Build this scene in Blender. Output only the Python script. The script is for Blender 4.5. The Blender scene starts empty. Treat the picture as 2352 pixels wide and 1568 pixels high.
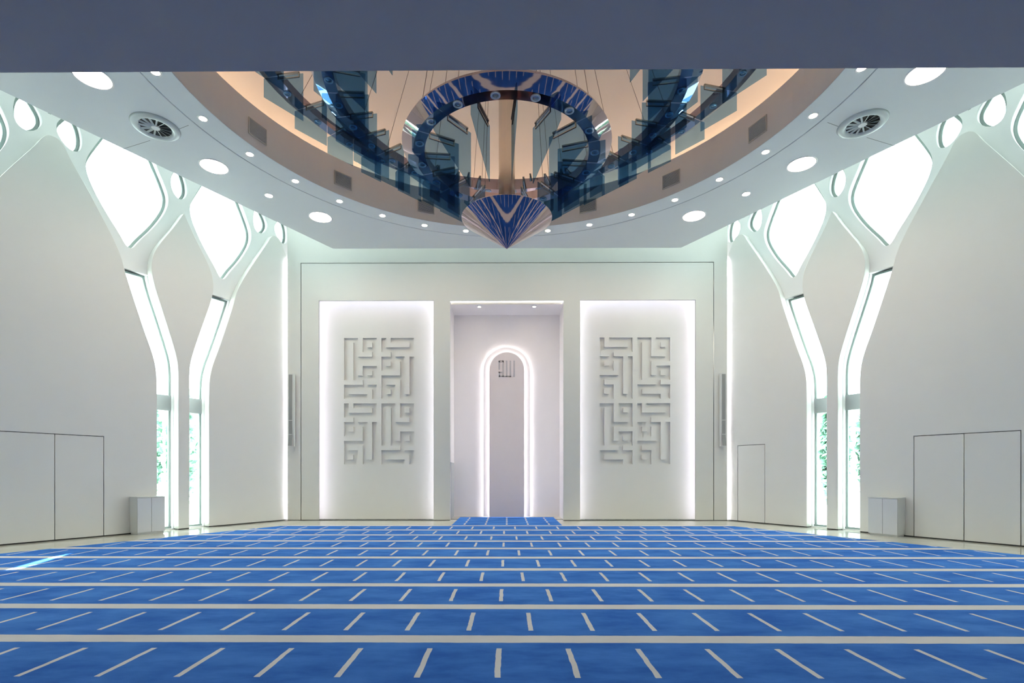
import bpy, bmesh, math, random
import numpy as np
from mathutils import Vector, Matrix

random.seed(7)
scene = bpy.context.scene
COL = scene.collection

# ------------------------------------------------------------------ camera
IW, IH = 2352, 1568
F_PX, YH, VPX, YAW = 1185.0, 1088.5, 1164.0, 0.0065
CXP = VPX - F_PX * math.tan(YAW)
cam_d = bpy.data.cameras.new('camera')
cam = bpy.data.objects.new('camera', cam_d)
COL.objects.link(cam)
cam.location = (0, 0, 1.6)
cam.rotation_euler = (math.pi / 2, 0, YAW)
cam_d.sensor_fit = 'HORIZONTAL'
cam_d.sensor_width = 36.0
cam_d.lens = F_PX / IW * 36.0
cam_d.shift_x = (IW / 2 - CXP) / IW
cam_d.shift_y = (YH - IH / 2) / IW
cam_d.clip_end = 300
scene.camera = cam

# ------------------------------------------------------------------ world, sun, exposure
world = bpy.data.worlds.new('sky')
scene.world = world
world.use_nodes = True
wn = world.node_tree
wn.nodes.clear()
w_out = wn.nodes.new('ShaderNodeOutputWorld')
w_bg = wn.nodes.new('ShaderNodeBackground')
w_bg.inputs['Color'].default_value = (0.92, 1.0, 1.02, 1)
w_bg.inputs['Strength'].default_value = 9.0
wn.links.new(w_bg.outputs[0], w_out.inputs[0])

sun_d = bpy.data.lights.new('sun', 'SUN')
sun_d.energy = 60.0
sun_d.angle = math.radians(0.6)
sun_d.color = (1.0, 0.97, 0.9)
sun = bpy.data.objects.new('sun', sun_d)
COL.objects.link(sun)
SUN_DIR = Vector((0.12, -1.10, -1.0)).normalized()      # the way the light travels
sun.rotation_euler = SUN_DIR.to_track_quat('-Z', 'Y').to_euler()
sun.location = (-12, 45, 30)

scene.view_settings.view_transform = 'Standard'
scene.view_settings.look = 'None'
scene.view_settings.exposure = 0.14
scene.view_settings.gamma = 1.0
scene.view_settings.use_curve_mapping = False
cy = scene.cycles
cy.use_denoising = True
cy.use_adaptive_sampling = True
cy.adaptive_threshold = 0.18
cy.adaptive_min_samples = 16
cy.max_bounces = 8
cy.diffuse_bounces = 4
cy.glossy_bounces = 4
cy.transmission_bounces = 2
cy.transparent_max_bounces = 40
cy.caustics_reflective = False
cy.caustics_refractive = False
cy.sample_clamp_indirect = 4.0


# ------------------------------------------------------------------ materials
def new_mat(name):
    m = bpy.data.materials.new(name)
    m.use_nodes = True
    nt = m.node_tree
    return m, nt, nt.nodes['Principled BSDF']


def paint(name, col, rough=0.55, var=0.03, bump=0.0, scale=3.0, spec=0.35, metal=0.0):
    m, nt, b = new_mat(name)
    tc = nt.nodes.new('ShaderNodeTexCoord')
    no = nt.nodes.new('ShaderNodeTexNoise')
    no.inputs['Scale'].default_value = scale
    no.inputs['Detail'].default_value = 4
    nt.links.new(tc.outputs['Object'], no.inputs['Vector'])
    mx = nt.nodes.new('ShaderNodeMix')
    mx.data_type = 'RGBA'
    mx.inputs[6].default_value = (*[c * (1 - var) for c in col], 1)
    mx.inputs[7].default_value = (*[min(1, c * (1 + var)) for c in col], 1)
    nt.links.new(no.outputs['Fac'], mx.inputs[0])
    nt.links.new(mx.outputs[2], b.inputs['Base Color'])
    b.inputs['Roughness'].default_value = rough
    b.inputs['Specular IOR Level'].default_value = spec
    b.inputs['Metallic'].default_value = metal
    if bump > 0:
        bp = nt.nodes.new('ShaderNodeBump')
        bp.inputs['Strength'].default_value = bump
        bp.inputs['Distance'].default_value = 0.01
        nt.links.new(no.outputs['Fac'], bp.inputs['Height'])
        nt.links.new(bp.outputs[0], b.inputs['Normal'])
    return m


def glow(name, col, strength):
    m = bpy.data.materials.new(name)
    m.use_nodes = True
    nt = m.node_tree
    nt.nodes.clear()
    o = nt.nodes.new('ShaderNodeOutputMaterial')
    e = nt.nodes.new('ShaderNodeEmission')
    e.inputs[0].default_value = (*col, 1)
    e.inputs[1].default_value = strength
    nt.links.new(e.outputs[0], o.inputs[0])
    return m


def glass(name, tint, gloss=0.06, rough=0.02):
    m = bpy.data.materials.new(name)
    m.use_nodes = True
    nt = m.node_tree
    nt.nodes.clear()
    o = nt.nodes.new('ShaderNodeOutputMaterial')
    t = nt.nodes.new('ShaderNodeBsdfTransparent')
    t.inputs[0].default_value = (*tint, 1)
    g = nt.nodes.new('ShaderNodeBsdfGlossy')
    g.inputs['Roughness'].default_value = rough
    mx = nt.nodes.new('ShaderNodeMixShader')
    mx.inputs[0].default_value = gloss
    nt.links.new(t.outputs[0], mx.inputs[1])
    nt.links.new(g.outputs[0], mx.inputs[2])
    nt.links.new(mx.outputs[0], o.inputs[0])
    return m


M = {}
M['wall'] = paint('white_wall_paint', (0.80, 0.785, 0.76), 0.5, 0.012)
M['lattice'] = paint('white_lattice_plaster', (0.86, 0.86, 0.865), 0.5, 0.01)
M['back'] = paint('white_back_wall_paint', (0.815, 0.80, 0.765), 0.5, 0.012)
M['raft'] = paint('pale_ceiling_paint', (0.76, 0.79, 0.80), 0.6, 0.012)
M['dome'] = paint('dome_plaster', (0.80, 0.74, 0.69), 0.7, 0.012)
M['soffit'] = paint('soffit_paint', (0.66, 0.62, 0.60), 0.7, 0.02)
M['dark'] = paint('dark_joint_and_shade', (0.05, 0.05, 0.048), 0.8, 0.1)  # joints, plus shade painted in floor gaps and duct mouths
M['joint'] = paint('grey_joint', (0.30, 0.31, 0.31), 0.8, 0.05)
M['frame'] = paint('window_frame_metal', (0.28, 0.34, 0.325), 0.4, 0.05, metal=0.3)
M['transom'] = paint('transom_metal', (0.42, 0.45, 0.46), 0.4, 0.04, metal=0.3)
M['cabinet'] = paint('cabinet_laminate', (0.72, 0.73, 0.76), 0.35, 0.01)
M['cabside'] = paint('cabinet_carcass', (0.70, 0.70, 0.69), 0.4, 0.02)
M['spk'] = paint('speaker_grille', (0.33, 0.33, 0.325), 0.6, 0.05)
M['spkw'] = paint('speaker_body', (0.75, 0.75, 0.74), 0.4, 0.02)
M['letter'] = paint('grey_letter', (0.58, 0.55, 0.58), 0.5, 0.03)
M['niche'] = paint('niche_paint', (0.86, 0.83, 0.84), 0.5, 0.01)
M['archpanel'] = paint('arch_panel_paint', (0.88, 0.80, 0.81), 0.5, 0.015)
M['grille'] = paint('grille_metal', (0.56, 0.53, 0.47), 0.5, 0.05, metal=0.4)
M['trimw'] = paint('white_trim', (0.84, 0.84, 0.83), 0.4, 0.01)
M['diff'] = paint('diffuser_enamel', (0.62, 0.67, 0.66), 0.35, 0.02)
M['leaf'] = paint('foliage', (0.20, 0.36, 0.28), 0.6, 0.35, scale=2.0)
M['bark'] = paint('bark', (0.22, 0.17, 0.13), 0.9, 0.3, scale=8)
M['paving'] = paint('outside_paving', (0.6, 0.6, 0.57), 0.9, 0.08)
M['led'] = glow('led_white', (0.89, 0.87, 1.0), 10.5)
M['ledc'] = glow('led_corner_white', (0.95, 0.93, 1.0), 230.0)
M['ledn'] = glow('led_niche_white', (1.0, 0.965, 0.97), 10.0)
M['ledw'] = glow('led_warm', (1.0, 0.73, 0.49), 20.0)
M['lamp'] = glow('lamp_diffuser', (1.0, 0.86, 0.70), 42.0)
M['spot'] = glow('downlight_lens', (1.0, 0.82, 0.60), 195.0)
M['winglass'] = glass('window_glass', (0.90, 0.985, 0.97), 0.03)
M['skyglass'] = glass('roof_glass', (0.86, 0.96, 0.925), 0.03)
M['fin'] = glass('blue_tinted_glass', (0.455, 0.605, 0.735), 0.014)
m, nt, b = new_mat('mirror_steel')
b.inputs['Base Color'].default_value = (0.45, 0.36, 0.38, 1)
b.inputs['Metallic'].default_value = 1
b.inputs['Roughness'].default_value = 0.035
no = nt.nodes.new('ShaderNodeTexNoise')
no.inputs['Scale'].default_value = 1.3
bp = nt.nodes.new('ShaderNodeBump')
bp.inputs['Strength'].default_value = 0.05
bp.inputs['Distance'].default_value = 0.02
nt.links.new(no.outputs['Fac'], bp.inputs['Height'])
nt.links.new(bp.outputs[0], b.inputs['Normal'])
M['mirror'] = m
M['chrome'] = paint('dark_chrome', (0.30, 0.29, 0.27), 0.15, 0.1, metal=1.0)
M['bronze'] = paint('column_steel', (0.62, 0.57, 0.51), 0.16, 0.04, metal=1.0)
M['crystal'] = paint('crystal_lens', (0.45, 0.52, 0.58), 0.08, 0.5, scale=60, spec=1.0, metal=0.7)
M['wire'] = paint('steel_wire', (0.25, 0.22, 0.20), 0.4, 0.05, metal=0.8)


def stone_mat():
    m, nt, b = new_mat('polished_cream_stone')
    tc = nt.nodes.new('ShaderNodeTexCoord')
    no = nt.nodes.new('ShaderNodeTexNoise')
    no.inputs['Scale'].default_value = 1.2
    no.inputs['Detail'].default_value = 8
    nt.links.new(tc.outputs['Object'], no.inputs['Vector'])
    cr = nt.nodes.new('ShaderNodeValToRGB')
    cr.color_ramp.elements[0].position = 0.3
    cr.color_ramp.elements[0].color = (0.66, 0.63, 0.56, 1)
    cr.color_ramp.elements[1].position = 0.75
    cr.color_ramp.elements[1].color = (0.76, 0.74, 0.68, 1)
    nt.links.new(no.outputs['Fac'], cr.inputs[0])
    nt.links.new(cr.outputs[0], b.inputs['Base Color'])
    b.inputs['Roughness'].default_value = 0.06
    b.inputs['Specular IOR Level'].default_value = 0.7
    return m


M['stone'] = stone_mat()

ROW0, ROWD, COLW = 4.97, 1.2125, 0.63


def carpet_mat(name, runner=False):
    m, nt, b = new_mat(name)
    N, L = nt.nodes, nt.links

    def math_n(op, a, c=None, clamp=False):
        n = N.new('ShaderNodeMath')
        n.operation = op
        n.use_clamp = clamp
        for i, v in enumerate((a, c)):
            if v is None:
                continue
            if isinstance(v, (int, float)):
                n.inputs[i].default_value = v
            else:
                L.new(v, n.inputs[i])
        return n.outputs[0]
    tc = N.new('ShaderNodeTexCoord')
    sp = N.new('ShaderNodeSeparateXYZ')
    L.new(tc.outputs['Object'], sp.inputs[0])
    wob = N.new('ShaderNodeTexNoise')
    wob.inputs['Scale'].default_value = 5.0
    wob.inputs['Detail'].default_value = 3
    L.new(tc.outputs['Object'], wob.inputs['Vector'])
    w = math_n('MULTIPLY', math_n('SUBTRACT', wob.outputs['Fac'], 0.5), 0.022)
    X = math_n('ADD', sp.outputs['X'], w)
    Y = math_n('ADD', sp.outputs['Y'], w)

    def box(v, half, soft=0.004):                    # 1 where |v| < half
        return math_n('MULTIPLY', math_n('SUBTRACT', half, math_n('ABSOLUTE', v)), 1 / soft, True)

    def rep(v, period, off):                         # signed distance to nearest off + k*period
        q = math_n('DIVIDE', math_n('SUBTRACT', v, off), period)
        fr = math_n('SUBTRACT', q, math_n('FLOOR', math_n('ADD', q, 0.5)))
        return math_n('MULTIPLY', fr, period)
    if not runner:
        line = box(rep(Y, ROWD, ROW0), 0.110)
        edge = box(math_n('SUBTRACT', math_n('ABSOLUTE', rep(Y, ROWD, ROW0)), 0.122), 0.010)
        dy = box(rep(Y, ROWD, ROW0 + ROWD / 2), 0.338)
        da = math_n('MULTIPLY', box(rep(X, COLW, -0.385), 0.026), box(rep(Y, 2 * ROWD, ROW0 + ROWD / 2), ROWD / 2))
        db = math_n('MULTIPLY', box(rep(X, COLW, -0.072), 0.026), box(rep(Y, 2 * ROWD, ROW0 - ROWD / 2), ROWD / 2))
        dash = math_n('MULTIPLY', dy, math_n('MAXIMUM', da, db))
    else:
        line = box(rep(Y, 60.0, 15.80), 0.09)
        edge = box(rep(Y, 60.0, -20.0), 0.01)
        dash = math_n('MULTIPLY', box(rep(X, 0.67, 0.0), 0.03), box(rep(Y, 0.72, 16.45), 0.22))
    mask = math_n('MAXIMUM', line, dash)
    n1 = N.new('ShaderNodeTexNoise')
    n1.inputs['Scale'].default_value = 1.6
    n1.inputs['Detail'].default_value = 7
    n1.inputs['Roughness'].default_value = 0.62
    mp = N.new('ShaderNodeMapping')
    mp.inputs['Scale'].default_value = (0.75, 1.6, 1)
    L.new(tc.outputs['Object'], mp.inputs[0])
    L.new(mp.outputs[0], n1.inputs['Vector'])
    n2 = N.new('ShaderNodeTexNoise')
    n2.inputs['Scale'].default_value = 170
    n2.inputs['Detail'].default_value = 3
    L.new(tc.outputs['Object'], n2.inputs['Vector'])
    fac = math_n('ADD', math_n('MULTIPLY', n1.outputs['Fac'], 0.8), math_n('MULTIPLY', n2.outputs['Fac'], 0.2))
    cr = N.new('ShaderNodeValToRGB')
    cr.color_ramp.elements[0].position = 0.40
    cr.color_ramp.elements[0].color = (0.011, 0.062, 0.285, 1)
    cr.color_ramp.elements[1].position = 0.60
    cr.color_ramp.elements[1].color = (0.024, 0.106, 0.45, 1)
    L.new(fac, cr.inputs[0])
    cr2 = N.new('ShaderNodeValToRGB')
    cr2.color_ramp.elements[0].position = 0.3
    cr2.color_ramp.elements[0].color = (0.66, 0.60, 0.60, 1)
    cr2.color_ramp.elements[1].position = 0.7
    cr2.color_ramp.elements[1].color = (0.78, 0.72, 0.71, 1)
    L.new(fac, cr2.inputs[0])
    me = N.new('ShaderNodeMix')
    me.data_type = 'RGBA'
    L.new(math_n('MULTIPLY', edge, 0.45), me.inputs[0])
    L.new(cr.outputs[0], me.inputs[6])
    me.inputs[7].default_value = (0.02, 0.06, 0.24, 1)
    mx = N.new('ShaderNodeMix')
    mx.data_type = 'RGBA'
    L.new(mask, mx.inputs[0])
    L.new(me.outputs[2], mx.inputs[6])
    L.new(cr2.outputs[0], mx.inputs[7])
    L.new(mx.outputs[2], b.inputs['Base Color'])
    b.inputs['Roughness'].default_value = 0.95
    b.inputs['Specular IOR Level'].default_value = 0.1
    b.inputs['Sheen Weight'].default_value = 0.9
    b.inputs['Sheen Roughness'].default_value = 0.5
    ms = N.new('ShaderNodeMix')
    ms.data_type = 'RGBA'
    L.new(mask, ms.inputs[0])
    cr3 = N.new('ShaderNodeValToRGB')
    cr3.color_ramp.elements[0].position = 0.38
    cr3.color_ramp.elements[0].color = (0.07, 0.26, 0.86, 1)
    cr3.color_ramp.elements[1].position = 0.62
    cr3.color_ramp.elements[1].color = (0.17, 0.46, 1.0, 1)
    L.new(fac, cr3.inputs[0])
    L.new(cr3.outputs[0], ms.inputs[6])
    ms.inputs[7].default_value = (0.60, 0.55, 0.55, 1)
    L.new(ms.outputs[2], b.inputs['Sheen Tint'])
    bp = N.new('ShaderNodeBump')
    bp.inputs['Strength'].default_value = 0.35
    bp.inputs['Distance'].default_value = 0.006
    L.new(n2.outputs['Fac'], bp.inputs['Height'])
    L.new(bp.outputs[0], b.inputs['Normal'])
    return m


M['carpet'] = carpet_mat('blue_prayer_carpet')
M['runner'] = carpet_mat('blue_runner', True)


# ------------------------------------------------------------------ mesh helpers
def link(o, parent=None):
    COL.objects.link(o)
    if parent is not None:
        o.parent = parent
    return o


def tag(o, label=None, cat=None, group=None, kind=None):
    if label:
        o['label'] = label
    if cat:
        o['category'] = cat
    if group:
        o['group'] = group
    if kind:
        o['kind'] = kind
    return o


def empty(name, loc=(0, 0, 0), rz=0.0):
    o = bpy.data.objects.new(name, None)
    o.empty_display_size = 0.2
    o.location = loc
    o.rotation_euler = (0, 0, rz)
    return link(o)


def mesh_obj(name, me, mat, parent=None, smooth=False):
    o = bpy.data.objects.new(name, me)
    if mat is not None:
        me.materials.append(M[mat])
    if smooth:
        for p in me.polygons:
            p.use_smooth = True
    return link(o, parent)


class MB:
    """collects shapes and builds ONE mesh object"""

    def __init__(self):
        self.v, self.f, self.mi = [], [], []

    def box(self, x0, x1, y0, y1, z0, z1, mi=0, T=None):
        b0 = len(self.v)
        for z in (z0, z1):
            for (x, y) in ((x0, y0), (x1, y0), (x1, y1), (x0, y1)):
                p = Vector((x, y, z))
                if T is not None:
                    p = T @ p
                self.v.append(tuple(p))
        for f in ((0, 3, 2, 1), (4, 5, 6, 7), (0, 1, 5, 4), (1, 2, 6, 5), (2, 3, 7, 6), (3, 0, 4, 7)):
            self.f.append(tuple(b0 + i for i in f))
            self.mi.append(mi)
        return self

    def poly(self, pts, mi=0):
        b0 = len(self.v)
        self.v += [tuple(p) for p in pts]
        self.f.append(tuple(range(b0, b0 + len(pts))))
        self.mi.append(mi)
        return self

    def lathe(self, prof, n=48, c=(0, 0, 0), a0=0.0, a1=2 * math.pi, mi=0):
        full = abs(a1 - a0 - 2 * math.pi) < 1e-6
        b0 = len(self.v)
        cols = n if full else n + 1
        for i in range(cols):
            a = a0 + (a1 - a0) * i / n
            for (r, z) in prof:
                self.v.append((c[0] + r * math.cos(a), c[1] + r * math.sin(a), c[2] + z))
        k = len(prof)
        for i in range(n):
            j = (i + 1) % cols
            for q in range(k - 1):
                self.f.append((b0 + i * k + q, b0 + j * k + q, b0 + j * k + q + 1, b0 + i * k + q + 1))
                self.mi.append(mi)
        return self

    def tube(self, p0, p1, r, n=6, mi=0):
        p0, p1 = Vector(p0), Vector(p1)
        d = (p1 - p0).normalized()
        u = d.orthogonal().normalized()
        w = d.cross(u)
        b0 = len(self.v)
        for p in (p0, p1):
            for i in range(n):
                a = 2 * math.pi * i / n
                self.v.append(tuple(p + u * r * math.cos(a) + w * r * math.sin(a)))
        for i in range(n):
            j = (i + 1) % n
            self.f.append((b0 + i, b0 + j, b0 + n + j, b0 + n + i))
            self.mi.append(mi)
        self.f.append(tuple(b0 + i for i in reversed(range(n))))
        self.f.append(tuple(b0 + n + i for i in range(n)))
        self.mi += [mi, mi]
        return self

    def mesh(self, name, fix=True):
        me = bpy.data.meshes.new(name)
        me.from_pydata(self.v, [], self.f)
        if any(self.mi):
            me.polygons.foreach_set('material_index', self.mi)
        if fix:
            bm = bmesh.new()
            bm.from_mesh(me)
            bmesh.ops.remove_doubles(bm, verts=bm.verts, dist=1e-5)
            bmesh.ops.recalc_face_normals(bm, faces=bm.faces)
            bm.to_mesh(me)
            bm.free()
        me.update()
        return me

    def build(self, name, mat, parent=None, smooth=False, fix=True, extra=()):
        o = mesh_obj(name, self.mesh(name, fix), mat, parent, smooth)
        for x in extra:
            o.data.materials.append(M[x])
        return o


def chaikin(pts, it=2, closed=True, keep=()):
    for _ in range(it):
        out = []
        n = len(pts)
        rng = range(n) if closed else range(n - 1)
        if not closed:
            out.append(pts[0])
        for i in rng:
            a, b = pts[i], pts[(i + 1) % n]
            out.append((a[0] * .75 + b[0] * .25, a[1] * .75 + b[1] * .25))
            out.append((a[0] * .25 + b[0] * .75, a[1] * .25 + b[1] * .75))
        if not closed:
            out.append(pts[-1])
        pts = out
    return pts


def inset(pts, d):
    """offset a closed polygon inward by d"""
    n = len(pts)
    area = sum(pts[i][0] * pts[(i + 1) % n][1] - pts[(i + 1) % n][0] * pts[i][1] for i in range(n)) / 2
    sg = 1 if area > 0 else -1
    out = []
    for i in range(n):
        p0, p1, p2 = Vector(pts[i - 1]), Vector(pts[i]), Vector(pts[(i + 1) % n])
        e1, e2 = (p1 - p0), (p2 - p1)
        if e1.length < 1e-6 or e2.length < 1e-6:
            e1 = e2 = p2 - p0
        n1 = Vector((-e1.y, e1.x)).normalized() * sg
        n2 = Vector((-e2.y, e2.x)).normalized() * sg
        mid = (n1 + n2)
        if mid.length < 1e-6:
            mid = n1
        mid.normalize()
        k = d / max(0.4, mid.dot(n1))
        out.append(tuple(p1 + mid * k))
    return out


def plate(name, loops, T, n0, n1, mat, parent=None, bevel=0.0, smooth=False):
    """a flat plate with outline loops[0] and holes loops[1:], local x,y in the plane, thickness n0..n1 along local z, T to the world"""
    cu = bpy.data.curves.new('tmp', 'CURVE')
    cu.dimensions = '2D'
    cu.fill_mode = 'BOTH'
    for lp in loops:
        sp = cu.splines.new('POLY')
        sp.points.add(len(lp) - 1)
        for i, p in enumerate(lp):
            sp.points[i].co = (p[0], p[1], 0, 1)
        sp.use_cyclic_u = True
    cu.extrude = max(1e-4, abs(n1 - n0) / 2 - bevel)
    if bevel > 0:
        cu.bevel_depth = bevel
        cu.bevel_resolution = 2
        cu.offset = -bevel
    ob = bpy.data.objects.new('tmp', cu)
    COL.objects.link(ob)
    dg = bpy.context.evaluated_depsgraph_get()
    me = bpy.data.meshes.new_from_object(ob.evaluated_get(dg))
    bpy.data.objects.remove(ob)
    bpy.data.curves.remove(cu)
    me.name = name
    me.transform(Matrix.Translation((0, 0, (n0 + n1) / 2)))
    me.transform(T)
    if T.to_3x3().determinant() < 0:
        me.flip_normals()
    me.materials.clear()
    bm = bmesh.new()
    bm.from_mesh(me)
    bmesh.ops.remove_doubles(bm, verts=bm.verts, dist=1e-5)
    bm.to_mesh(me)
    bm.free()
    for p in me.polygons:
        p.material_index = 0
    return mesh_obj(name, me, mat, parent, smooth)


def rect(x0, x1, y0, y1):
    return [(x0, y0), (x1, y0), (x1, y1), (x0, y1)]


def circle(r, n=96, cx=0.0, cyy=0.0):
    return [(cx + r * math.cos(2 * math.pi * i / n), cyy + r * math.sin(2 * math.pi * i / n)) for i in range(n)]


# plane frames: columns are the local x, y, z axes in the world
def frame(o, ax, ay, az):
    return Matrix(((ax[0], ay[0], az[0], o[0]), (ax[1], ay[1], az[1], o[1]), (ax[2], ay[2], az[2], o[2]), (0, 0, 0, 1)))


S3 = math.sqrt(3) / 2
CX, CY = 7.66, 17.8                                  # where the side walls meet the face of the back wall
TL = frame((-CX, CY, 0), (-.5, -S3, 0), (0, 0, 1), (S3, -.5, 0))    # left wall: s along the wall, z up, n into the room
TR = frame((CX, CY, 0), (.5, -S3, 0), (0, 0, 1), (-S3, -.5, 0))
THZ = frame((0, 0, 0), (1, 0, 0), (0, 1, 0), (0, 0, 1))
YB = CY                                              # face of the back wall
TBK = frame((0, YB, 0), (1, 0, 0), (0, 0, 1), (0, -1, 0))           # n toward the camera
HC = 9.10                                            # height of the ceiling raft
YC = 9.47                                            # axis of the dome
ROOF = 13.6
S_END, S_BEG = 12.37, -0.9

# ------------------------------------------------------------------ floor
ROOM = [(-6.75, 20.0), (-14.35, 6.85), (-14.35, -6.2), (14.35, -6.2), (14.35, 6.85), (6.75, 20.0)]
tag(plate('floor', [ROOM], THZ, -0.2, 0.0, 'stone'), 'polished cream stone floor border around the blue carpet', None, None, 'structure')

n_c = 1.65                                           # carpet keeps this far from the side walls


def wl(s, n, side):                                  # side wall coordinates to world xy
    T = TL if side < 0 else TR
    p = T @ Vector((s, 0, n))
    return (p.x, p.y)


yb_c = ROW0 + 9 * ROWD - 0.02 + 0.11
s_b = (CY - yb_c - .5 * n_c) / S3
pts = [wl(s_b, n_c, -1), wl(12.0, n_c, -1)]
xl = pts[1][0]
outline = [(-pts[0][0], pts[0][1]), pts[0], pts[1], (xl, -5.8), (-xl, -5.8), (-xl, pts[1][1])]
carpet = plate('carpet', [outline], THZ, 0.0, 0.012, 'carpet')
tag(carpet, 'large blue prayer carpet with pale row stripes and dashes covering the floor', 'carpet')
mat_o = plate('runner_mat', [[(-1.72, yb_c + .01), (1.72, yb_c + .01), (1.72, 19.1), (-1.72, 19.1)]], THZ, 0.0, 0.011, 'runner')
tag(mat_o, 'blue runner mat with dashed pale lines leading into the arched niche', 'mat')

# ------------------------------------------------------------------ side walls
# t = distance from the middle of a pair of slots; profiles are (t, z) in metres
P2_PROF = [(.155, .03), (.155, 2.0), (.155, 4.15), (.155, 4.5), (.18, 4.85), (.30, 5.3), (.54, 6.05), (.775, 6.77), (.845, 7.08), (.868, 7.35),
           (.82, 7.68), (.66, 8.02), (.30, 8.60), (.09, 9.0), (.012, 9.14)]
PO_PROF = [(.725, .03), (.725, 2.0), (.725, 3.9), (.735, 4.45), (.82, 4.88), (1.02, 5.43), (1.22, 6.05), (1.42, 6.68), (1.52, 7.02), (1.60, 7.36),
           (1.76, 7.72), (2.12, 8.38), (2.40, 8.86), (2.70, 9.36), (2.77, 9.52), (2.84, 9.62), (2.92, 9.675), (3.0, 9.68)]
P2S = chaikin(P2_PROF, 2, False)
POS = chaikin(PO_PROF, 2, False)
W_HALF = [(0, 7.71), (.10, 7.76), (.25, 8.02), (.43, 8.27), (.60, 8.52), (.78, 8.83), (.92, 9.12), (.985, 9.36), (.985, 9.58), (.90, 9.82), (.68, 10.28), (.45, 10.75), (.2, 11.12), (0, 11.22)]
W_LOOP = chaikin([(t, z) for t, z in W_HALF] + [(-t, z) for t, z in reversed(W_HALF[1:-1])], 2)
S1_H = [(0, 9.62), (.09, 9.66), (.18, 9.76), (.24, 9.95), (.225, 10.16), (.16, 10.38), (.07, 10.58), (0, 10.62)]
S1_LOOP = chaikin([(t, z) for t, z in S1_H] + [(-t, z) for t, z in reversed(S1_H[1:-1])], 2)
SB_LOOP = chaikin([(2.73, 10.40), (2.85, 10.20), (2.87, 10.07), (2.85, 9.94), (2.74, 9.76), (2.59, 9.66), (2.46, 9.68), (2.37, 9.78), (2.33, 10.02), (2.36, 10.27),
                   (2.43, 10.45), (2.52, 10.56), (2.63, 10.55)], 1)
T_LOOP = chaikin([(0, 10.27), (.10, 10.42), (.19, 10.62), (.17, 10.85), (.08, 11.0), (-.08, 11.0), (-.17, 10.85), (-.19, 10.62), (-.10, 10.42)], 1)
SLIT_TOP = 7.13
LF, LB = -0.25, -0.52                                # front and back of the recessed lattice layer
GL = -0.46                                           # where the glass stands


def interp_t(prof, z):
    for (t0, z0), (t1, z1) in zip(prof, prof[1:]):
        if z0 <= z <= z1:
            return t0 + (t1 - t0) * (z - z0) / max(1e-9, z1 - z0)
    return prof[-1][0]


def slit_loop(sg, a):
    inn = [(t, z) for t, z in P2S if z < SLIT_TOP] + [(interp_t(P2S, SLIT_TOP), SLIT_TOP)]
    out = [(t, z) for t, z in POS if z < SLIT_TOP] + [(interp_t(POS, SLIT_TOP), SLIT_TOP)]
    return [(a + sg * t, z) for t, z in inn + out[::-1]]


def clip_poly(pts, lo=None, hi=None):
    def clip(ps, inside, cut):
        out = []
        for i in range(len(ps)):
            p, q = ps[i - 1], ps[i]
            if inside(p) != inside(q):
                f = (cut - p[0]) / (q[0] - p[0])
                out.append((cut, p[1] + f * (q[1] - p[1])))
            if inside(q):
                out.append(q)
        return out
    if lo is not None:
        pts = clip(pts, lambda p: p[0] >= lo, lo)
    if hi is not None:
        pts = clip(pts, lambda p: p[0] <= hi, hi)
    return pts


CELLS = [3.37, 9.37]
WN = [0]
DN = [0]


def add_window(loop, T, label, fr=0.055, transom=False):
    WN[0] += 1
    w = plate('window_%d' % WN[0], [inset(loop, -0.005), inset(loop, fr)], T, GL - .035, GL + .035, 'frame')
    tag(w, label, None, None, 'structure')
    plate('window_pane', [inset(loop, fr * .6)], T, GL - .006, GL + .006, 'winglass', w)
    return w


def portal(T, s, z, w, h):
    ld = bpy.data.lights.new('daylight_portal', 'AREA')
    ld.shape = 'RECTANGLE'
    ld.size, ld.size_y = w, h
    ld.cycles.is_portal = True
    o = bpy.data.objects.new('daylight_portal', ld)
    c = T @ Vector((s, z, LB - .02))
    nrm = (T.to_3x3() @ Vector((0, 0, 1))).normalized()
    o.location = c
    o.rotation_euler = nrm.to_track_quat('-Z', 'Y').to_euler()
    link(o)


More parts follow.
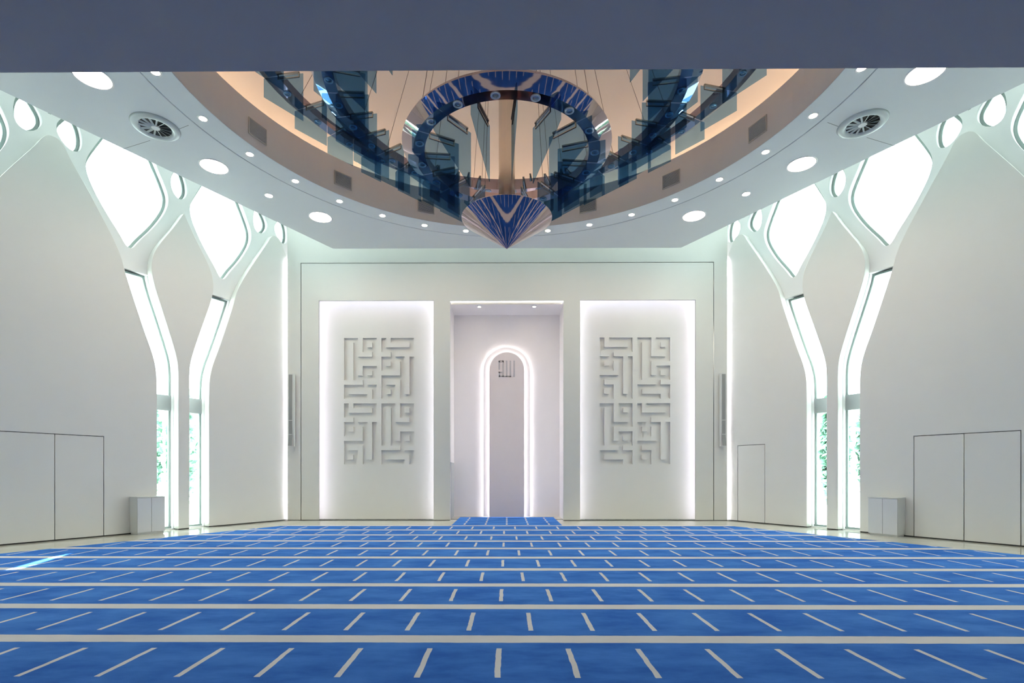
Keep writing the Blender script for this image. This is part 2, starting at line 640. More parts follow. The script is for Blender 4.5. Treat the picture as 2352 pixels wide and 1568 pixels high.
def side_wall(side):
    T = TL if side < 0 else TR
    nm = 'left' if side < 0 else 'right'
    holes = []
    spec = []
    for ci, a in enumerate(CELLS):
        where = ('beside the corner with the back wall', 'further along') if ci == 0 else ('out towards the viewer',) * 2
        for sg, lab in ((-1, 'nearer the back wall'), (1, 'nearer the front beam')):
            lp = [(a + sg * 1.285 + t, z) for t, z in W_LOOP]
            holes.append(lp)
            if ci == 0:
                lb = 'large rounded diamond window on the %s wall, %s' % (nm, 'the one nearer the back wall' if sg < 0 else 'second from the back wall')
            else:
                lb = 'large rounded diamond window on the %s wall, %s' % (nm, 'cut off by the edge of the picture' if sg < 0 else 'beyond the edge of the picture')
            spec.append((lp, lb))
            portal(T, a + sg * 1.285, 9.45, 1.9, 3.4)
            sl = slit_loop(sg, a)
            holes.append(sl)
            if ci == 0:
                lb = 'tall bent slot window down to the floor on the %s wall, %s' % (nm, 'nearer the back wall' if sg < 0 else 'nearer the double door')
            else:
                lb = 'tall bent slot window on the %s wall beyond the edge of the picture, %s' % (nm, 'nearer one' if sg > 0 else 'farther one')
            spec.append((sl, lb, .05))
            portal(T, a + sg * .44, 2.1, .56, 4.2)
            portal(T, a + sg * .80, 5.65, .95, 2.9)
        lp = [(a + t, z) for t, z in S1_LOOP]
        holes.append(lp)
        spec.append((lp, 'small egg-shaped window between the two large diamond windows on the %s wall%s' % (nm, '' if ci == 0 else ', beyond the picture')))
        for sg in (-1, 1):
            lp = [(a + sg * t, z) for t, z in SB_LOOP]
            holes.append(lp)
            if ci == 0:
                spec.append((lp, 'small petal window on the %s wall, %s' % (nm, 'second from the back corner' if sg < 0 else 'just past the second diamond window')))
            else:
                spec.append((lp, 'small petal window on the %s wall, %s' % (nm, 'nearest the edge of the picture under the ceiling' if sg < 0 else 'beyond the picture')))
        if ci == 0:
            lp = [(a - 6.0 + t, z) for t, z in SB_LOOP]
            holes.append(lp)
            spec.append((lp, 'small petal window on the %s wall, half hidden in the back corner' % nm))
        lp = [(a - 3.0 + t, z) for t, z in T_LOOP]
        holes.append(lp)
        spec.append((lp, 'tiny window tip peeping below the ceiling edge on the %s wall, %s' % (nm, 'near the back corner' if ci == 0 else 'near the picture edge')))
    wall = plate('wall_%s' % nm, [rect(S_BEG, S_END, 0.0, ROOF)] + holes, T, LB, LF, 'lattice', None, 0.0)
    tag(wall, 'white %s wall with branching recessed lattice of windows' % nm, None, None, 'structure')
    for q in spec:
        add_window(q[0], T, q[1], q[2] if len(q) > 2 else .065)
    # transoms across the slots, sills
    for a in CELLS:
        for sg in (-1, 1):
            tr = MB()
            lo, hi = sorted((a + sg * .157, a + sg * .723))
            tr.box(lo, hi, 3.44, 3.88, GL - .05, GL + .06, T=T)
            tr.build('transom', 'transom', wall)
            sl = MB().box(lo, hi, .03, .085, GL - .05, GL + .08, T=T)
            sl.build('window_sill', 'frame', wall)
    # raised panels in front of the lattice
    for a in CELLS:
        lp = [(a + t, z) for t, z in P2S] + [(a - t, z) for t, z in reversed(P2S)]
        plate('wall_panel', [lp], T, LF, 0.0, 'wall', wall, 0.014)
    for b in (.37, 6.37, 12.37):
        R = [(b + 3.0 - t, z) for t, z in POS]       # right going up
        Lf = [(b - 3.0 + t, z) for t, z in reversed(POS)]
        bottom = []
        gap = 0.016
        notch = None
        if abs(b - 6.37) < .01:
            notch = (5.36, 7.33, 2.555)
        if abs(b - .37) < .01 and side > 0:
            notch = (.33, 1.29, 2.555)
        if notch:
            bottom = [(notch[0] - gap, .03), (notch[0] - gap, notch[2] + gap), (notch[1] + gap, notch[2] + gap), (notch[1] + gap, .03)]
        lp = R + Lf[1:] + bottom
        if b < 1:
            lp = clip_poly(lp, S_BEG + .02, None)
        if b > 12:
            lp = clip_poly(lp, None, S_END)
        plate('wall_panel', [lp], T, LF, 0.0, 'wall', wall, 0.006 if notch else 0.014)
        if notch:
            DN[0] += 1
            dr = plate('door_%d' % DN[0], [rect(notch[0] - gap, notch[1] + gap, .005, notch[2] + gap)], T, LF - .0, -.07, 'dark')
            dbl = notch[1] - notch[0] > 1.5
            tag(dr, ('flush white double door in the %s wall' if dbl else 'flush single white door low in the %s wall beside the corner') % nm, None, None, 'structure')
            mid = 6.35
            for lo, hi in (((notch[0], mid - gap / 2), (mid + gap / 2, notch[1])) if dbl else ((notch[0], notch[1]),)):
                plate('door_leaf', [rect(lo, hi, .03, notch[2])], T, -.06, -.003, 'wall', dr, 0.003)
    # dark-coloured strip paints the shadow line at the foot of the panels
    bb = MB()
    segs = []
    for b in (.37, 6.37, 12.37):
        segs.append((max(S_BEG + .03, b - 2.27), min(S_END, b + 2.27)))
    for a in CELLS:
        segs.append((a - .15, a + .15))
    for lo, hi in segs:
        bb.box(lo, hi, 0.0, .03, LF, -.02, T=T)
    tag(bb.build('baseboard_%s' % nm, 'dark'), 'thin dark strip painting the shadow line along the foot of the %s wall' % nm, None, None, 'structure')
    return wall


side_wall(-1)
side_wall(1)

# walls that close the room to the sides of and behind the camera
for sgn, nm in ((-1, 'left'), (1, 'right')):
    xw = abs(wl(S_END, 0, -1)[0])
    yw = wl(S_END, 0, -1)[1]
    o = MB().box(sgn * xw, sgn * (xw + .3), -6, yw + .2, 0, ROOF).build('wall_%s_near' % nm, 'wall')
    tag(o, 'plain white wall beside the viewer on the %s' % nm, None, None, 'structure')
tag(MB().box(-14.2, 14.2, -6.3, -6.0, 0, ROOF).build('wall_front', 'wall'), 'plain white wall behind the viewer', None, None, 'structure')

# ------------------------------------------------------------------ back wall
PX0, PX1, PZ = 2.53, 6.50, 7.60                      # lit calligraphy recesses
NX, NZ = 1.955, 7.59                                 # niche opening
GX, GZ = 7.12, 8.89                                  # groove
g = 0.012
GD = 0.06                                            # thickness of the face plate
wall_back = plate('wall_back', [[(-7.59, .02), (-GX - g, .02), (-GX - g, GZ + g), (GX + g, GZ + g), (GX + g, .02), (7.59, .02), (7.59, ROOF), (-7.59, ROOF)]],
                  TBK, -GD, 0, 'back', None, 0.004)
tag(wall_back, 'white back wall around the groove-framed centre with niche and two lit recesses', None, None, 'structure')
inner = [(-GX + g, .02), (-PX1, .02), (-PX1, PZ), (-PX0, PZ), (-PX0, .02), (-NX, .02), (-NX, NZ), (NX, NZ), (NX, .02), (PX0, .02), (PX0, PZ), (PX1, PZ), (PX1, .02),
         (GX - g, .02), (GX - g, GZ - g), (-GX + g, GZ - g)]
plate('wall_panel', [inner], TBK, -GD, 0, 'back', wall_back, 0.004)
cav = 0.16
RC = 0.40                                            # how far the recess floor lies behind the face
# backing behind the groove and the slab body, leaving cavities
bk = MB()
for x0, x1, z0, z1 in ((-7.35, -PX1 - cav, 0, ROOF), (PX1 + cav, 7.35, 0, ROOF), (-PX1 - cav, -NX - cav, PZ + cav, ROOF), (NX + cav, PX1 + cav, PZ + cav, ROOF),
                       (-PX0 + cav, -NX - cav, 0, PZ + cav), (NX + cav, PX0 - cav, 0, PZ + cav), (-NX - cav, NX + cav, NZ + cav, ROOF)):
    bk.box(x0, x1, YB + GD + .002, YB + .42, z0, z1)
bk.build('wall_core', 'joint', wall_back)
MB().box(-GX - .04, GX + .04, YB + .4, YB + .42, 0, 0.01).build('wall_foot', 'dark', wall_back)
# body closing the wall towards the outside
ob = MB()
ob.box(-7.0, -2.2, 19.75, 19.95, 0, ROOF).box(2.2, 7.0, 19.75, 19.95, 0, ROOF).box(-2.2, 2.2, 19.75, 19.95, 0, ROOF)
ob.build('outer_leaf', 'wall', wall_back)
tag(MB().box(-7.58, -NX, YB - .001, YB + .03, 0, .02).box(NX, 7.58, YB - .001, YB + .03, 0, .02).build('baseboard_back', 'dark'),  # shadow line under the back wall, painted as a dark strip
    'thin dark shadow gap along the foot of the back wall', None, None, 'structure')

A_PAT = ['XXX.XXX', 'X.X.X.X', 'X.X.XXX', 'X.X...X', 'X.XXXXX', 'X.X....', 'X.X.XXX', 'X.X.X.X', 'X.XXXXX', '....X..', 'XXXXXXX', 'X.....X', 'XXXXX.X']
B_PAT = ['X.XXXXX', 'X.....X', 'XXXXXXX', '..X....', 'XXXXX.X', 'X.X.X.X', 'XXX.X.X', '....X.X', 'XXXXX.X', 'X...X.X', 'XXX.X.X', 'X.X.X.X', 'XXX.XXX']
U = 0.1652


def cell_grid(left):
    blocks = ((A_PAT, B_PAT), (B_PAT, A_PAT)) if left else ((B_PAT, A_PAT), (A_PAT, B_PAT))
    rows = []
    for bi, (p, q) in enumerate(blocks):
        for r in range(13):
            rows.append(p[r] + '.' + q[r])
        if bi == 0:
            rows.append('.' * 15)
    return rows


def calligraphy(sgn):
    rows = cell_grid(sgn < 0)
    x_c = sgn * (PX0 + PX1) / 2
    x0 = x_c - 7.5 * U
    z1 = 6.41
    yf = YB + RC
    dep = 0.075
    root = empty('calligraphy_panel', (x_c, yf, 0))
    nmx = 'left' if sgn < 0 else 'right'
    tag(root, 'white relief panel of square engraved lettering lit from its edges, %s of the niche' % nmx, 'wall panel')
    inv = Matrix.Translation((-x_c, -yf, 0))

    def out(mb, name, mat):
        o = mb.build(name, mat, root)
        o.data.transform(inv)
        return o
    full0, full1 = x_c - (PX1 - PX0) / 2 - cav, x_c + (PX1 - PX0) / 2 + cav
    fb = MB()
    # face around the lettering field
    for a0, a1, b0, b1 in ((full0, x0, 0, PZ + cav), (x0 + 15 * U, full1, 0, PZ + cav), (x0, x0 + 15 * U, 0, z1 - 27 * U), (x0, x0 + 15 * U, z1, PZ + cav)):
        fb.poly([(a0, yf, b0), (a1, yf, b0), (a1, yf, b1), (a0, yf, b1)])
    for r in range(27):
        for c in range(15):
            if rows[r][c] == '.':
                a0, a1, b1, b0 = x0 + c * U, x0 + (c + 1) * U, z1 - r * U, z1 - (r + 1) * U
                fb.poly([(a0, yf, b0), (a1, yf, b0), (a1, yf, b1), (a0, yf, b1)])
    face = fb.mesh('panel_face', False)
    bm = bmesh.new()
    bm.from_mesh(face)
    bmesh.ops.remove_doubles(bm, verts=bm.verts, dist=1e-5)
    bm.to_mesh(face)
    bm.free()
    face.transform(inv)
    mesh_obj('panel_face', face, 'back', root)
    egs = {}
    for r in range(27):
        for c in range(15):
            eg = egs.setdefault((r > 13, c > 7), MB())
            if rows[r][c] != 'X':
                continue
            a0, a1, b1, b0 = x0 + c * U, x0 + (c + 1) * U, z1 - r * U, z1 - (r + 1) * U
            yd = yf + dep
            eg.poly([(a0, yd, b0), (a1, yd, b0), (a1, yd, b1), (a0, yd, b1)])

            def solid(rr, cc):
                return rr < 0 or rr > 26 or cc < 0 or cc > 14 or rows[rr][cc] == '.'
            if solid(r - 1, c):
                eg.poly([(a0, yf, b1), (a1, yf, b1), (a1, yd, b1), (a0, yd, b1)])
            if solid(r + 1, c):
                eg.poly([(a0, yf, b0), (a0, yd, b0), (a1, yd, b0), (a1, yf, b0)])
            if solid(r, c - 1):
                eg.poly([(a0, yf, b0), (a0, yf, b1), (a0, yd, b1), (a0, yd, b0)])
            if solid(r, c + 1):
                eg.poly([(a1, yf, b0), (a1, yd, b0), (a1, yd, b1), (a1, yf, b1)])
    for eg in egs.values():
        me = eg.mesh('engraved_word', False)
        bm = bmesh.new()
        bm.from_mesh(me)
        bmesh.ops.remove_doubles(bm, verts=bm.verts, dist=1e-5)
        bm.to_mesh(me)
        bm.free()
        me.transform(inv)
        e = mesh_obj('engraved_word', me, 'back', root)
        e['label'] = 'square lettering engraved into the panel'
    # light strips hidden behind the rim of the recess
    lx0, lx1 = x_c - (PX1 - PX0) / 2, x_c + (PX1 - PX0) / 2
    for (a0, a1, b0, b1) in ((lx0 - .11, lx0 - .08, .05, PZ + .08), (lx1 + .08, lx1 + .11, .05, PZ + .08), (lx0 - .08, lx1 + .08, PZ + .08, PZ + .11)):
        out(MB().box(a0, a1, YB + GD + .03, YB + GD + .06, b0, b1), 'led_strip', 'led')


calligraphy(-1)
calligraphy(1)

# niche: side walls, ceiling, back
YN = 19.4
nb = empty('wall_niche', (0, YB, 0))
tag(nb, 'white recess with side walls behind the arched panel', None, None, 'structure')


def npart(mb, name, mat, par=nb, sm=False):
    o = mb.build(name, mat, par, sm)
    o.data.transform(Matrix.Translation((0, -YB, 0)))
    return o


npart(MB().box(-2.2, 2.2, YN, YN + .1, 0, 8.2), 'niche_back', 'niche')
npart(MB().box(-2.15, -NX - .03, YB + .42, YN, 0, 8.2).box(-NX - .10, -NX - .03, YB + .16, YB + .44, 0, 8.2), 'niche_side', 'niche')
npart(MB().box(NX + .03, 2.15, YB + .42, YN, 0, 8.2).box(NX + .03, NX + .10, YB + .16, YB + .44, 0, 8.2), 'niche_side', 'niche')
npart(MB().box(-2.0, 2.0, YB + .14, YN, NZ - .02, NZ + .1), 'niche_ceiling', 'niche')
npart(MB().box(-NX + .02, NX - .02, YB + .135, YB + .14, NZ - .09, NZ - .02), 'ceiling_slot', 'grille')
for sgn in (-1, 1):
    npart(MB().box(sgn * (NX + .018), sgn * (NX + .04), YB + .08, YB + .11, 0.02, NZ + .05), 'led_strip', 'ledn')
npart(MB().box(-NX, NX, YB + .08, YB + .11, NZ + .05, NZ + .075), 'led_strip', 'ledn')
for sgn, w in ((-1, 'left'), (1, 'right')):
    o = empty('niche_downlight', (sgn * 0.975, 18.35, NZ - .045))
    tag(o, 'small square downlight in the niche ceiling, the %s one of two' % w, 'downlight', 'niche downlights')
    MB().box(-.07, .07, -.07, .07, .0, .024).build('housing', 'trimw', o)
    MB().box(-.045, .045, -.045, .045, -.004, .0).build('lens', 'spot', o)
d4 = plate('door_%d' % (DN[0] + 1), [rect(YB + .48, YN - .08, .02, 2.02)], frame((-NX - .03, 0, 0), (0, 1, 0), (0, 0, 1), (1, 0, 0)), 0, .012, 'transom')
tag(d4, 'narrow grey side door inside the niche on its left wall', None, None, 'structure')


def arch_loop(r, zc, z0=.02, n=28):
    return [(-r, z0), (r, z0)] + [(r * math.cos(math.pi * i / n), zc + r * math.sin(math.pi * i / n)) for i in range(n + 1)]


TN = frame((0, YN, 0), (1, 0, 0), (0, 0, 1), (0, -1, 0))
arch = empty('arched_panel', (0, YN, 0))
tag(arch, 'backlit double arched panel with grey lettering in the niche', 'arch panel')


def apart(o):
    o.data.transform(Matrix.Translation((0, -YN, 0)))
    o.parent = arch
    return o


apart(plate('outer_arch', [arch_loop(.865, 5.44)], TN, .20, .23, 'niche', None, .004))
apart(plate('inner_arch', [arch_loop(.64, 5.44)], TN, .40, .43, 'archpanel', None, .004))
apart(plate('led_strip', [arch_loop(.81, 5.44, .04), arch_loop(.78, 5.44, .06)], TN, .13, .16, 'ledn'))
apart(plate('led_strip', [arch_loop(.585, 5.44, .04), arch_loop(.555, 5.44, .06)], TN, .33, .36, 'ledn'))
let = MB()
LU = 0.0161 / 14.25 * 1.0                            # metres per measured unit
for (a0, a1, b0, b1) in ((1115, 1160, 605, 1135), (990, 1035, 605, 1135), (870, 915, 605, 1135), (750, 795, 605, 1135), (640, 1035, 1095, 1135),
                         (630, 795, 605, 650), (630, 675, 605, 900), (630, 750, 965, 1003), (635, 680, 965, 1135)):
    xx0, xx1 = (a0 - 897) * LU, (a1 - 897) * LU
    zz1, zz0 = 5.77 - (b0 - 605) * LU, 5.77 - (b1 - 605) * LU
    let.box(xx0, xx1, YN - .442, YN - .43, zz0, zz1)
lo = let.build('lettering', 'letter', None, fix=False)
apart(lo)
lo['label'] = 'grey square lettering of the word Allah'

# wall speakers
for sgn, w in ((-1, 'left'), (1, 'right')):
    sp = empty('column_speaker', (sgn * 7.385, YB, 2.55))
    tag(sp, 'tall slim grey column speaker on the back wall edge at the %s' % w, 'speaker')
    MB().box(-.085, .085, -.16, -.04, .40, 2.5).box(-.085, .085, -.15, -.05, .0, .40).box(-.03, .03, -.05, 0, 1.9, 2.1).box(-.03, .03, -.05, 0, .6, .8).build('body', 'spkw', sp)
    gx = -.02 * sgn * -1
    for z0, z1 in ((.90, 2.46), (.42, .88)):
        MB().box(-.066 + gx, .05 + gx, -.172, -.158, z0, z1).build('grille', 'spk', sp)
    T = Matrix.Rotation(math.radians(-9), 4, 'X')
    MB().box(-.066 + gx, .05 + gx, -.022, -.008, -.385, .0, T=Matrix.Translation((0, -.15, .40)) @ T).build('grille', 'spk', sp)
    for z in (.40, .88):
        MB().box(-.068 + gx, .052 + gx, -.174, -.157, z, z + .02).build('seam', 'spkw', sp)

# corner light strips behind the edge of the back wall slab
for sgn, w in ((-1, 'left'), (1, 'right')):
    cl = MB().box(-.008, .008, -.008, .008, .06, 9.0).build('led_strip', 'ledc')
    cl.location = (sgn * 7.565, YB + .08, 0)
    tag(cl, 'vertical white light strip tucked in the %s back corner' % w, 'light strip')

# ------------------------------------------------------------------ ceiling raft, dome
e0 = (-5.78, 17.14)


def raft_edge(y):
    return e0[0] - (e0[1] - y) * math.tan(math.radians(30))


yr = 7.2
rl = [(e0[0], e0[1]), (raft_edge(yr), yr), (raft_edge(yr), 2.45), (-raft_edge(yr), 2.45), (-raft_edge(yr), yr), (-e0[0], e0[1])]
R_OPEN, R_GR = 6.25, 6.85
ceil = plate('ceiling', [rl, circle(R_GR + .015, 128, 0, YC)], THZ, HC, HC + .25, 'raft')
tag(ceil, 'pale suspended ceiling plate with a round dome opening', None, None, 'structure')
plate('ceiling_ring', [circle(R_GR - .015, 128, 0, YC), circle(R_OPEN + .012, 128, 0, YC)], THZ, HC, HC + .1, 'raft', ceil)
plate('ring_groove', [circle(R_GR + .06, 96, 0, YC), circle(R_GR - .06, 96, 0, YC)], THZ, HC + .06, HC + .09, 'dark', ceil)
for sgn in (-1, 1):
    for (a, b_) in (((7.15, 11.18), (6.84, 11.05)), ((8.02, 11.55), (9.0, 11.9))):
        x0_, y0_, x1_, y1_ = sgn * a[0], a[1], sgn * b_[0], b_[1]
        d = Vector((x1_ - x0_, y1_ - y0_, 0))
        nrm = Vector((-d.y, d.x, 0)).normalized() * .007
        MB().poly([(x0_ + nrm.x, y0_ + nrm.y, HC - .001), (x1_ + nrm.x, y1_ + nrm.y, HC - .001), (x1_ - nrm.x, y1_ - nrm.y, HC - .001), (x0_ - nrm.x, y0_ - nrm.y, HC - .001)]).build('panel_joint', 'joint', ceil, fix=False)

# vertical band, cove and dome
LIP = HC + .95
dome = MB().lathe([(6.92, 9.70), (6.86, 10.3), (6.55, 10.95), (5.9, 11.5), (4.9, 12.0), (3.6, 12.4), (1.9, 12.66), (0.001, 12.75)], 96, (0, YC, 0)).build('ceiling_dome', 'dome', None, True)
tag(dome, 'shallow warm-lit dome above the chandelier', None, None, 'structure')
band = MB().lathe([(R_OPEN, HC), (R_OPEN, LIP), (R_OPEN + .07, LIP), (R_OPEN + .07, 9.70), (6.92, 9.70)], 128, (0, YC, 0)).build('dome_band', 'dome', dome, True)
for p in band.data.polygons:
    p.use_smooth = False
plate('led_strip', [circle(6.74, 96, 0, YC), circle(6.68, 96, 0, YC)], THZ, 9.88, 9.91, 'ledw', dome)

# roof and rear upper wall, low soffit near the camera
SKY = []                                             # glazed roof strips over the gap between ceiling plate and walls
for side in (-1, 1):
    SKY.append([wl(.8, .15, side), wl(12.0, .15, side), wl(12.0, .95, side), wl(.8, .95, side)])
SKY.append([(-6.9, 16.95), (6.9, 16.95), (6.9, 17.65), (-6.9, 17.65)])
tag(plate('ceiling_roof', [ROOM] + SKY, THZ, ROOF, ROOF + .2, 'wall'), 'white roof slab above the suspended ceiling', None, None, 'structure')
for lp, w in zip(SKY, ('left wall', 'right wall', 'back wall')):
    WN[0] += 1
    tag(plate('window_%d' % WN[0], [lp], THZ, ROOF + .08, ROOF + .1, 'skyglass'), 'glazed roof strip above the ' + w, None, None, 'structure')
for side in (-1, 1):
    T = TL if side < 0 else TR
    for s0, s1 in ((.8, 6.4), (6.4, 12.0)):
        ld = bpy.data.lights.new('daylight_portal', 'AREA')
        ld.shape = 'RECTANGLE'
        ld.size, ld.size_y = s1 - s0, .8
        ld.cycles.is_portal = True
        o = link(bpy.data.objects.new('daylight_portal', ld))
        p = T @ Vector(((s0 + s1) / 2, 0, .55))
        o.location = (p.x, p.y, ROOF + .22)
        o.rotation_euler = (0, 0, math.radians(60) * (1 if side < 0 else -1))
ld = bpy.data.lights.new('daylight_portal', 'AREA')
ld.shape = 'RECTANGLE'
ld.size, ld.size_y = 13.8, .7
ld.cycles.is_portal = True
o = link(bpy.data.objects.new('daylight_portal', ld))
o.location = (0, 17.3, ROOF + .22)
sof = MB().box(-14.2, 14.2, -6.0, 3.13, 4.05, 4.45).build('ceiling_beam', 'soffit')
tag(sof, 'low dark blue-grey beam across the top of the view', None, None, 'structure')
tag(MB().box(-14.2, 14.2, 2.15, 2.40, 4.45, ROOF).build('wall_upper_front', 'wall'), 'white wall above the low beam', None, None, 'structure')

for side, w in ((-1, 'left'), (1, 'right')):
    T = TL if side < 0 else TR
    ev = MB().box(-4.0, 13.5, ROOF, ROOF + .2, -4.0, -.55, T=T).build('ceiling_sun_blocker_%s' % w, 'wall')  # overhang out of view, added to block sun from the upper windows
    tag(ev, 'unseen overhang added outside the %s wall to keep sun off the high windows' % w, None, None, 'structure')

# ------------------------------------------------------------------ ceiling lamps
ORD = ['first', 'second', 'third', 'fourth', 'fifth', 'sixth', 'seventh', 'eighth', 'ninth', 'tenth', 'eleventh', 'twelfth', 'thirteenth', 'fourteenth', 'fifteenth', 'sixteenth']


def copy_tree(src, parent=None):
    c = src.copy()
    COL.objects.link(c)
    c.parent = parent
    for ch in list(src.children):
        copy_tree(ch, c)
    return c


angs = [-89.0 + 11.13 * k for k in range(8)] + [11.13 * (k + 1) for k in range(8)]
dl = empty('downlight')
MB().lathe([(.075, -.006), (.105, -.008), (.112, 0.0), (.075, 0.0)], 24).build('trim_ring', 'trimw', dl)
MB().lathe([(.0005, -.004), (.076, -.004)], 24).build('lens', 'spot', dl, fix=False)
for i, a in enumerate(angs):
    o = dl if i == 0 else copy_tree(dl)
    ar = math.radians(a)
    o.location = (6.56 * math.sin(ar), YC + 6.56 * math.cos(ar), HC)
    tag(o, 'small round downlight in the curved ceiling row, %s from the left' % ORD[i], 'downlight', 'downlights around the dome opening')
dp = empty('panel_light')
MB().lathe([(.30, -.010), (.325, -.012), (.335, 0.0), (.30, 0.0)], 40).build('trim_ring', 'trimw', dp)
MB().lathe([(.0005, -.006), (.301, -.006)], 40).build('diffuser', 'lamp', dp, fix=False)
PL = [(-7.83, 9.70, 'left, cut by the dark beam'), (-7.14, 12.54, 'left, beside the air diffuser'), (-5.44, 15.03, 'left, nearest the back wall'),
      (5.44, 15.03, 'right, nearest the back wall'), (7.14, 12.54, 'right, beside the air diffuser'), (7.83, 9.70, 'right, cut by the dark beam')]
for i, (x, y, w) in enumerate(PL):
    o = dp if i == 0 else copy_tree(dp)
    o.location = (x, y, HC)
    tag(o, 'large round glowing ceiling light on the ' + w, 'ceiling light', 'large round ceiling lights')
ds = empty('accent_light')
MB().lathe([(.095, -.006), (.11, -.008), (.115, 0.0), (.095, 0.0)], 24).build('trim_ring', 'trimw', ds)
MB().lathe([(.0005, -.004), (.096, -.004)], 24).build('diffuser', 'lamp', ds, fix=False)
for i, (x, w) in enumerate(((-6.41, 'left'), (6.41, 'right'))):
    o = ds if i == 0 else copy_tree(ds)
    o.location = (x, 13.86, HC)
    tag(o, 'little round light between two large ceiling lights on the %s' % w, 'ceiling light', 'little round ceiling lights')

# round air diffusers
ad = empty('air_diffuser')
MB().lathe([(.30, -.012), (.335, -.045), (.38, -.055), (.44, -.035), (.47, 0.0), (.30, 0.0)], 48).build('outer_ring', 'diff', ad, True)
MB().lathe([(.0005, -.004), (.33, -.004)], 40).build('duct_shade', 'dark', ad, fix=False)  # dark disc paints the shade of the duct, no hole is cut
MB().lathe([(.0005, -.034), (.075, -.034), (.085, -.028), (.085, -.004)], 24).build('hub', 'trimw', ad)
for k in range(14):
    a = 2 * math.pi * k / 14
    T = Matrix.Rotation(a, 4, 'Z') @ Matrix.Translation((0, 0, -.022)) @ Matrix.Rotation(math.radians(35), 4, 'X')
    MB().box(.08, .315, -.02, .02, -.002, .002, T=T).build('blade', 'diff', ad)
for i, (x, w) in enumerate(((-7.59, 'left'), (7.62, 'right'))):
    o = ad if i == 0 else copy_tree(ad)
    o.location = (x, 11.1, HC)
    tag(o, 'round grey swirl air diffuser in the ceiling on the %s' % w, 'air vent', 'ceiling air diffusers')

# rectangular grilles on the band below the dome
ag = empty('air_grille')
GWd, GHt = .25, .185
gm = MB()
gm.box(-GWd, GWd, -.02, .0, -GHt, -GHt + .02).box(-GWd, GWd, -.02, 0, GHt - .02, GHt).box(-GWd, -GWd + .02, -.02, 0, -GHt + .02, GHt - .02).box(GWd - .02, GWd, -.02, 0, -GHt + .02, GHt - .02)
gm.build('frame', 'grille', ag)
MB().box(-GWd + .02, GWd - .02, -.002, 0, -GHt + .02, GHt - .02).build('duct_shade', 'dark', ag)  # dark plate paints the shade behind the louvers
sm_ = MB()
for k in range(11):
    z = -GHt + .035 + k * .0300
    sm_.box(-GWd + .02, GWd - .02, -.010, .010, -.002, .002, T=Matrix.Translation((0, -.010, z)) @ Matrix.Rotation(math.radians(-40), 4, 'X'))
sm_.build('louvers', 'grille', ag)
GL_A = [(-67.3, 'left side, nearest the dark beam'), (-45, 'left side, the middle one'), (-22.5, 'left side, half hidden by blue glass'),
        (22.5, 'right side, half hidden by blue glass'), (45, 'right side, the middle one'), (67.3, 'right side, nearest the dark beam')]
for i, (a, w) in enumerate(GL_A):
    o = ag if i == 0 else copy_tree(ag)
    ar = math.radians(a)
    o.location = ((R_OPEN - .006) * math.sin(ar), YC + (R_OPEN - .006) * math.cos(ar), HC + .41)
    o.rotation_euler = (0, 0, -ar)
    tag(o, 'rectangular louvered air grille below the dome, ' + w, 'air vent', 'grilles below the dome')

# ------------------------------------------------------------------ chandelier
ZB = 1.6
ch = empty('chandelier', (0, YC, ZB + 4.13))
tag(ch, 'chandelier of three mirrored rings with blue glass fins and a mirrored cone tip', 'chandelier')
OZ = -(ZB + 4.13)


def cz(dz):
    return dz - 4.13


MB().lathe([(.0005, 0), (.828, .55), (.80, .575), (.0005, .575)], 96).build('mirror_cone', 'mirror', ch, True)
cone = ch.children[0]
cone.data.set_sharp_from_angle(angle=math.radians(30))
MB().lathe([(.148, .575), (.148, 7.0)], 48).build('column', 'bronze', ch, True)

RINGS = [(1.89, 5.92, 1.69, 1.49, 5.79, 16, 5.0), (3.45, 7.03, 3.25, 3.05, 6.90, 32, -98.6), (4.97, 7.98, 4.77, 4.57, 7.85, 32, -98.6)]
fin_me, br_me, dl_me = {}, None, None
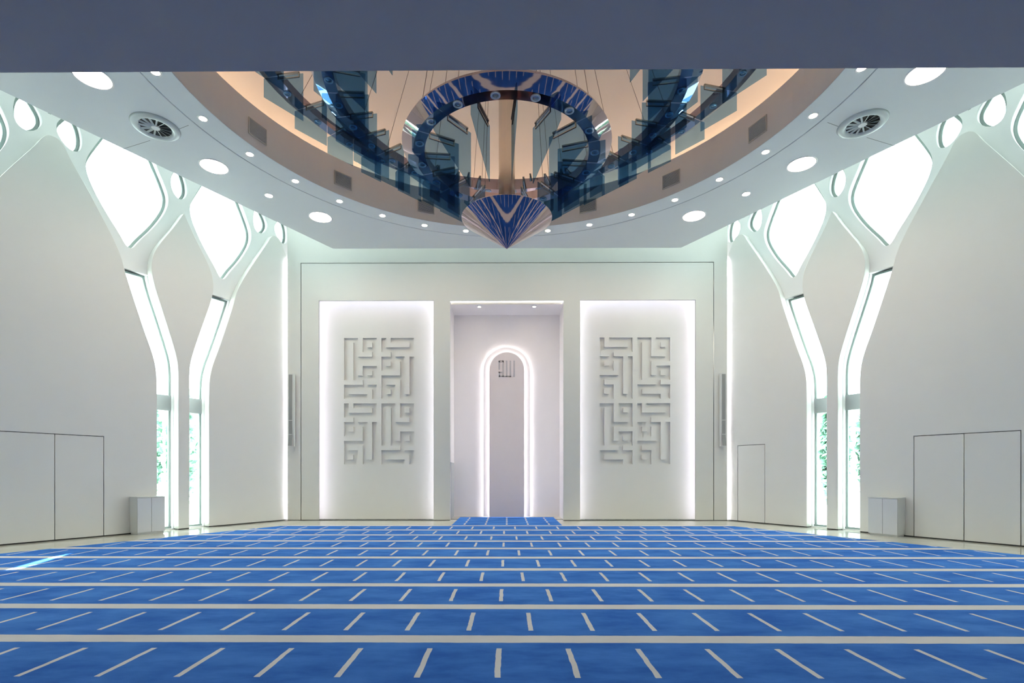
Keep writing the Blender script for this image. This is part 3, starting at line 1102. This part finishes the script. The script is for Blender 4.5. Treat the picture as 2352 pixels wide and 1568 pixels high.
# one downlight for the rings
db_ = MB().lathe([(.050, -.006), (.062, -.014), (.078, -.010), (.078, 0.004), (.050, .004)], 20).lathe([(.0005, -.012), (.03, -.009), (.051, -.002)], 20, mi=1)
dl_me = db_.mesh('downlight', True)
dl_me.materials.append(M['trimw'])
dl_me.materials.append(M['crystal'])
bb_ = MB()
bb_.box(-.46, .0, -.022, .022, -.012, .012).box(-.46, .0, -.012, .012, -.095, -.080).box(-.46, -.445, -.012, .012, -.08, -.012).box(-.015, 0, -.012, .012, -.08, -.012)
br_me = bb_.mesh('bracket')
br_me.materials.append(M['chrome'])
for (ro, dzo, rm, ri, dzf, n, off) in RINGS:
    # faceted tangentially: the flat face carries the lamps, the sloped face mirrors the carpet
    ring = MB().lathe([(ro, cz(dzo)), (rm, cz(dzf)), (ri, cz(dzf)), (ri, cz(dzf) + .17), (ro - .03, cz(dzo) + .06), (ro, cz(dzo))], 96).build('ring', 'mirror', ch, True)
    for p in ring.data.polygons:
        p.use_smooth = True
    ring.data.set_sharp_from_angle(angle=math.radians(20))
    r1 = ro - .10
    r0 = r1 - .84
    e_b = lambda r: 4.22 + .667 * r
    me = bpy.data.meshes.new('glass_fin')
    th = .006
    quad = [(r0, cz(dzf) - .012), (r1, cz(dzf) - .012), (r1, cz(e_b(r1))), (r0, cz(e_b(r0)))]
    vs = [(r, -th, z) for r, z in quad] + [(r, th, z) for r, z in quad]
    me.from_pydata(vs, [], [(0, 1, 2, 3), (7, 6, 5, 4), (0, 4, 5, 1), (1, 5, 6, 2), (2, 6, 7, 3), (3, 7, 4, 0)])
    me.materials.append(M['fin'])
    step = 360.0 / n
    for k in range(n):
        a = math.radians(off + k * step) - math.pi / 2          # measured from the side nearest the camera
        fo = bpy.data.objects.new('glass_fin', me)
        fo.rotation_euler = (0, 0, a)
        link(fo, ch)
        bo = bpy.data.objects.new('bracket', br_me)
        bo.location = (ri * math.cos(a), ri * math.sin(a), cz(dzf) + .02)
        bo.rotation_euler = (0, 0, a)
        link(bo, ch)
        a2 = a + math.radians(step / 2)
        lo_ = bpy.data.objects.new('downlight', dl_me)
        rr = (rm + ri) / 2
        lo_.location = (rr * math.cos(a2), rr * math.sin(a2), cz(dzf) - .001)
        link(lo_, ring)
    # suspension wires up to the dome
    nw = 12 if n > 16 else 8
    for k in range(nw):
        a = 2 * math.pi * (k + .37) / nw
        rt = ro * .45
        zt = 12.72 - .012 * rt ** 2.6 + OZ
        MB().tube(((ro - .25) * math.cos(a), (ro - .25) * math.sin(a), cz(dzo)), (rt * math.cos(a), rt * math.sin(a), min(zt, 12.62 + OZ)), .006, 5).build('cable', 'wire', ch)

# ------------------------------------------------------------------ low cabinets against the side walls
for side, s0, s1, w in ((-1, 4.09, 4.77, 'left'), (1, 4.50, 5.17, 'right')):
    T = TL if side < 0 else TR
    base = T @ Vector(((s0 + s1) / 2, 0, .21))
    cb = empty('low_cabinet', tuple(base))
    tag(cb, 'low white two-door cabinet standing against the %s wall by a slot window' % w, 'cabinet')
    Ti = Matrix.Translation(-base) @ T
    q = 0.0
    MB().box(s0 + .02, s1 - .02, .0, .05, .03, .38, T=Ti).build('plinth', 'cabside', cb)
    MB().box(s0, s1, .05, .975, .01, .40, T=Ti).build('body', 'cabside', cb)
    MB().box(s0 - .004, s1 + .004, .975, 1.0, .006, .428, T=Ti).build('top', 'cabside', cb)
    mid = (s0 + s1) / 2
    for lo2, hi2 in ((s0 + .003, mid - .004), (mid + .004, s1 - .003)):
        plate('door', [rect(lo2, hi2, .055, .968)], Ti, .402, .421, 'cabinet', cb, .003)

# ------------------------------------------------------------------ outside: paving and shrubs seen through the slots
gp = MB().box(-60, -7.9, -20, 60, -.35, -.25).box(7.9, 60, -20, 60, -.35, -.25).build('ground_outside', 'paving')
tag(gp, 'pale paving outside the windows', None, None, 'structure')


def shrub(x, y, h, w, label):
    o = empty('garden_tree', (x, y, -.25))
    tag(o, label, 'tree', 'trees outside the windows')
    MB().tube((0, 0, 0), (0, 0, h * .7), .07, 8).build('trunk', 'bark', o)
    mb = MB()
    for _ in range(1500):
        while True:
            p = Vector((random.uniform(-1, 1), random.uniform(-1, 1), random.uniform(-1, 1)))
            if p.length < 1:
                break
        p = Vector((p.x * w, p.y * w, h * .58 + p.z * h * .44))
        d = Vector((random.uniform(-1, 1), random.uniform(-1, 1), random.uniform(-1, 1))).normalized()
        e_ = d.orthogonal().normalized() * random.uniform(.05, .11)
        d = d * random.uniform(.09, .2)
        mb.poly([p - d, p + e_, p + d, p - e_])
    f = mb.build('foliage', 'leaf', o, fix=False)
    f['kind'] = 'stuff'


for side, w in ((-1, 'left'), (1, 'right')):
    T = TL if side < 0 else TR
    for (s, n, h, ww, lb) in ((2.27, -2.2, 4.7, .42, 'seen through the far slot window'), (3.2, -2.7, 4.7, .48, 'seen through the near slot window')):
        p = T @ Vector((s, 0, n))
        shrub(p.x, p.y, h, ww, 'pale green tree outside the %s wall, %s' % (w, lb))
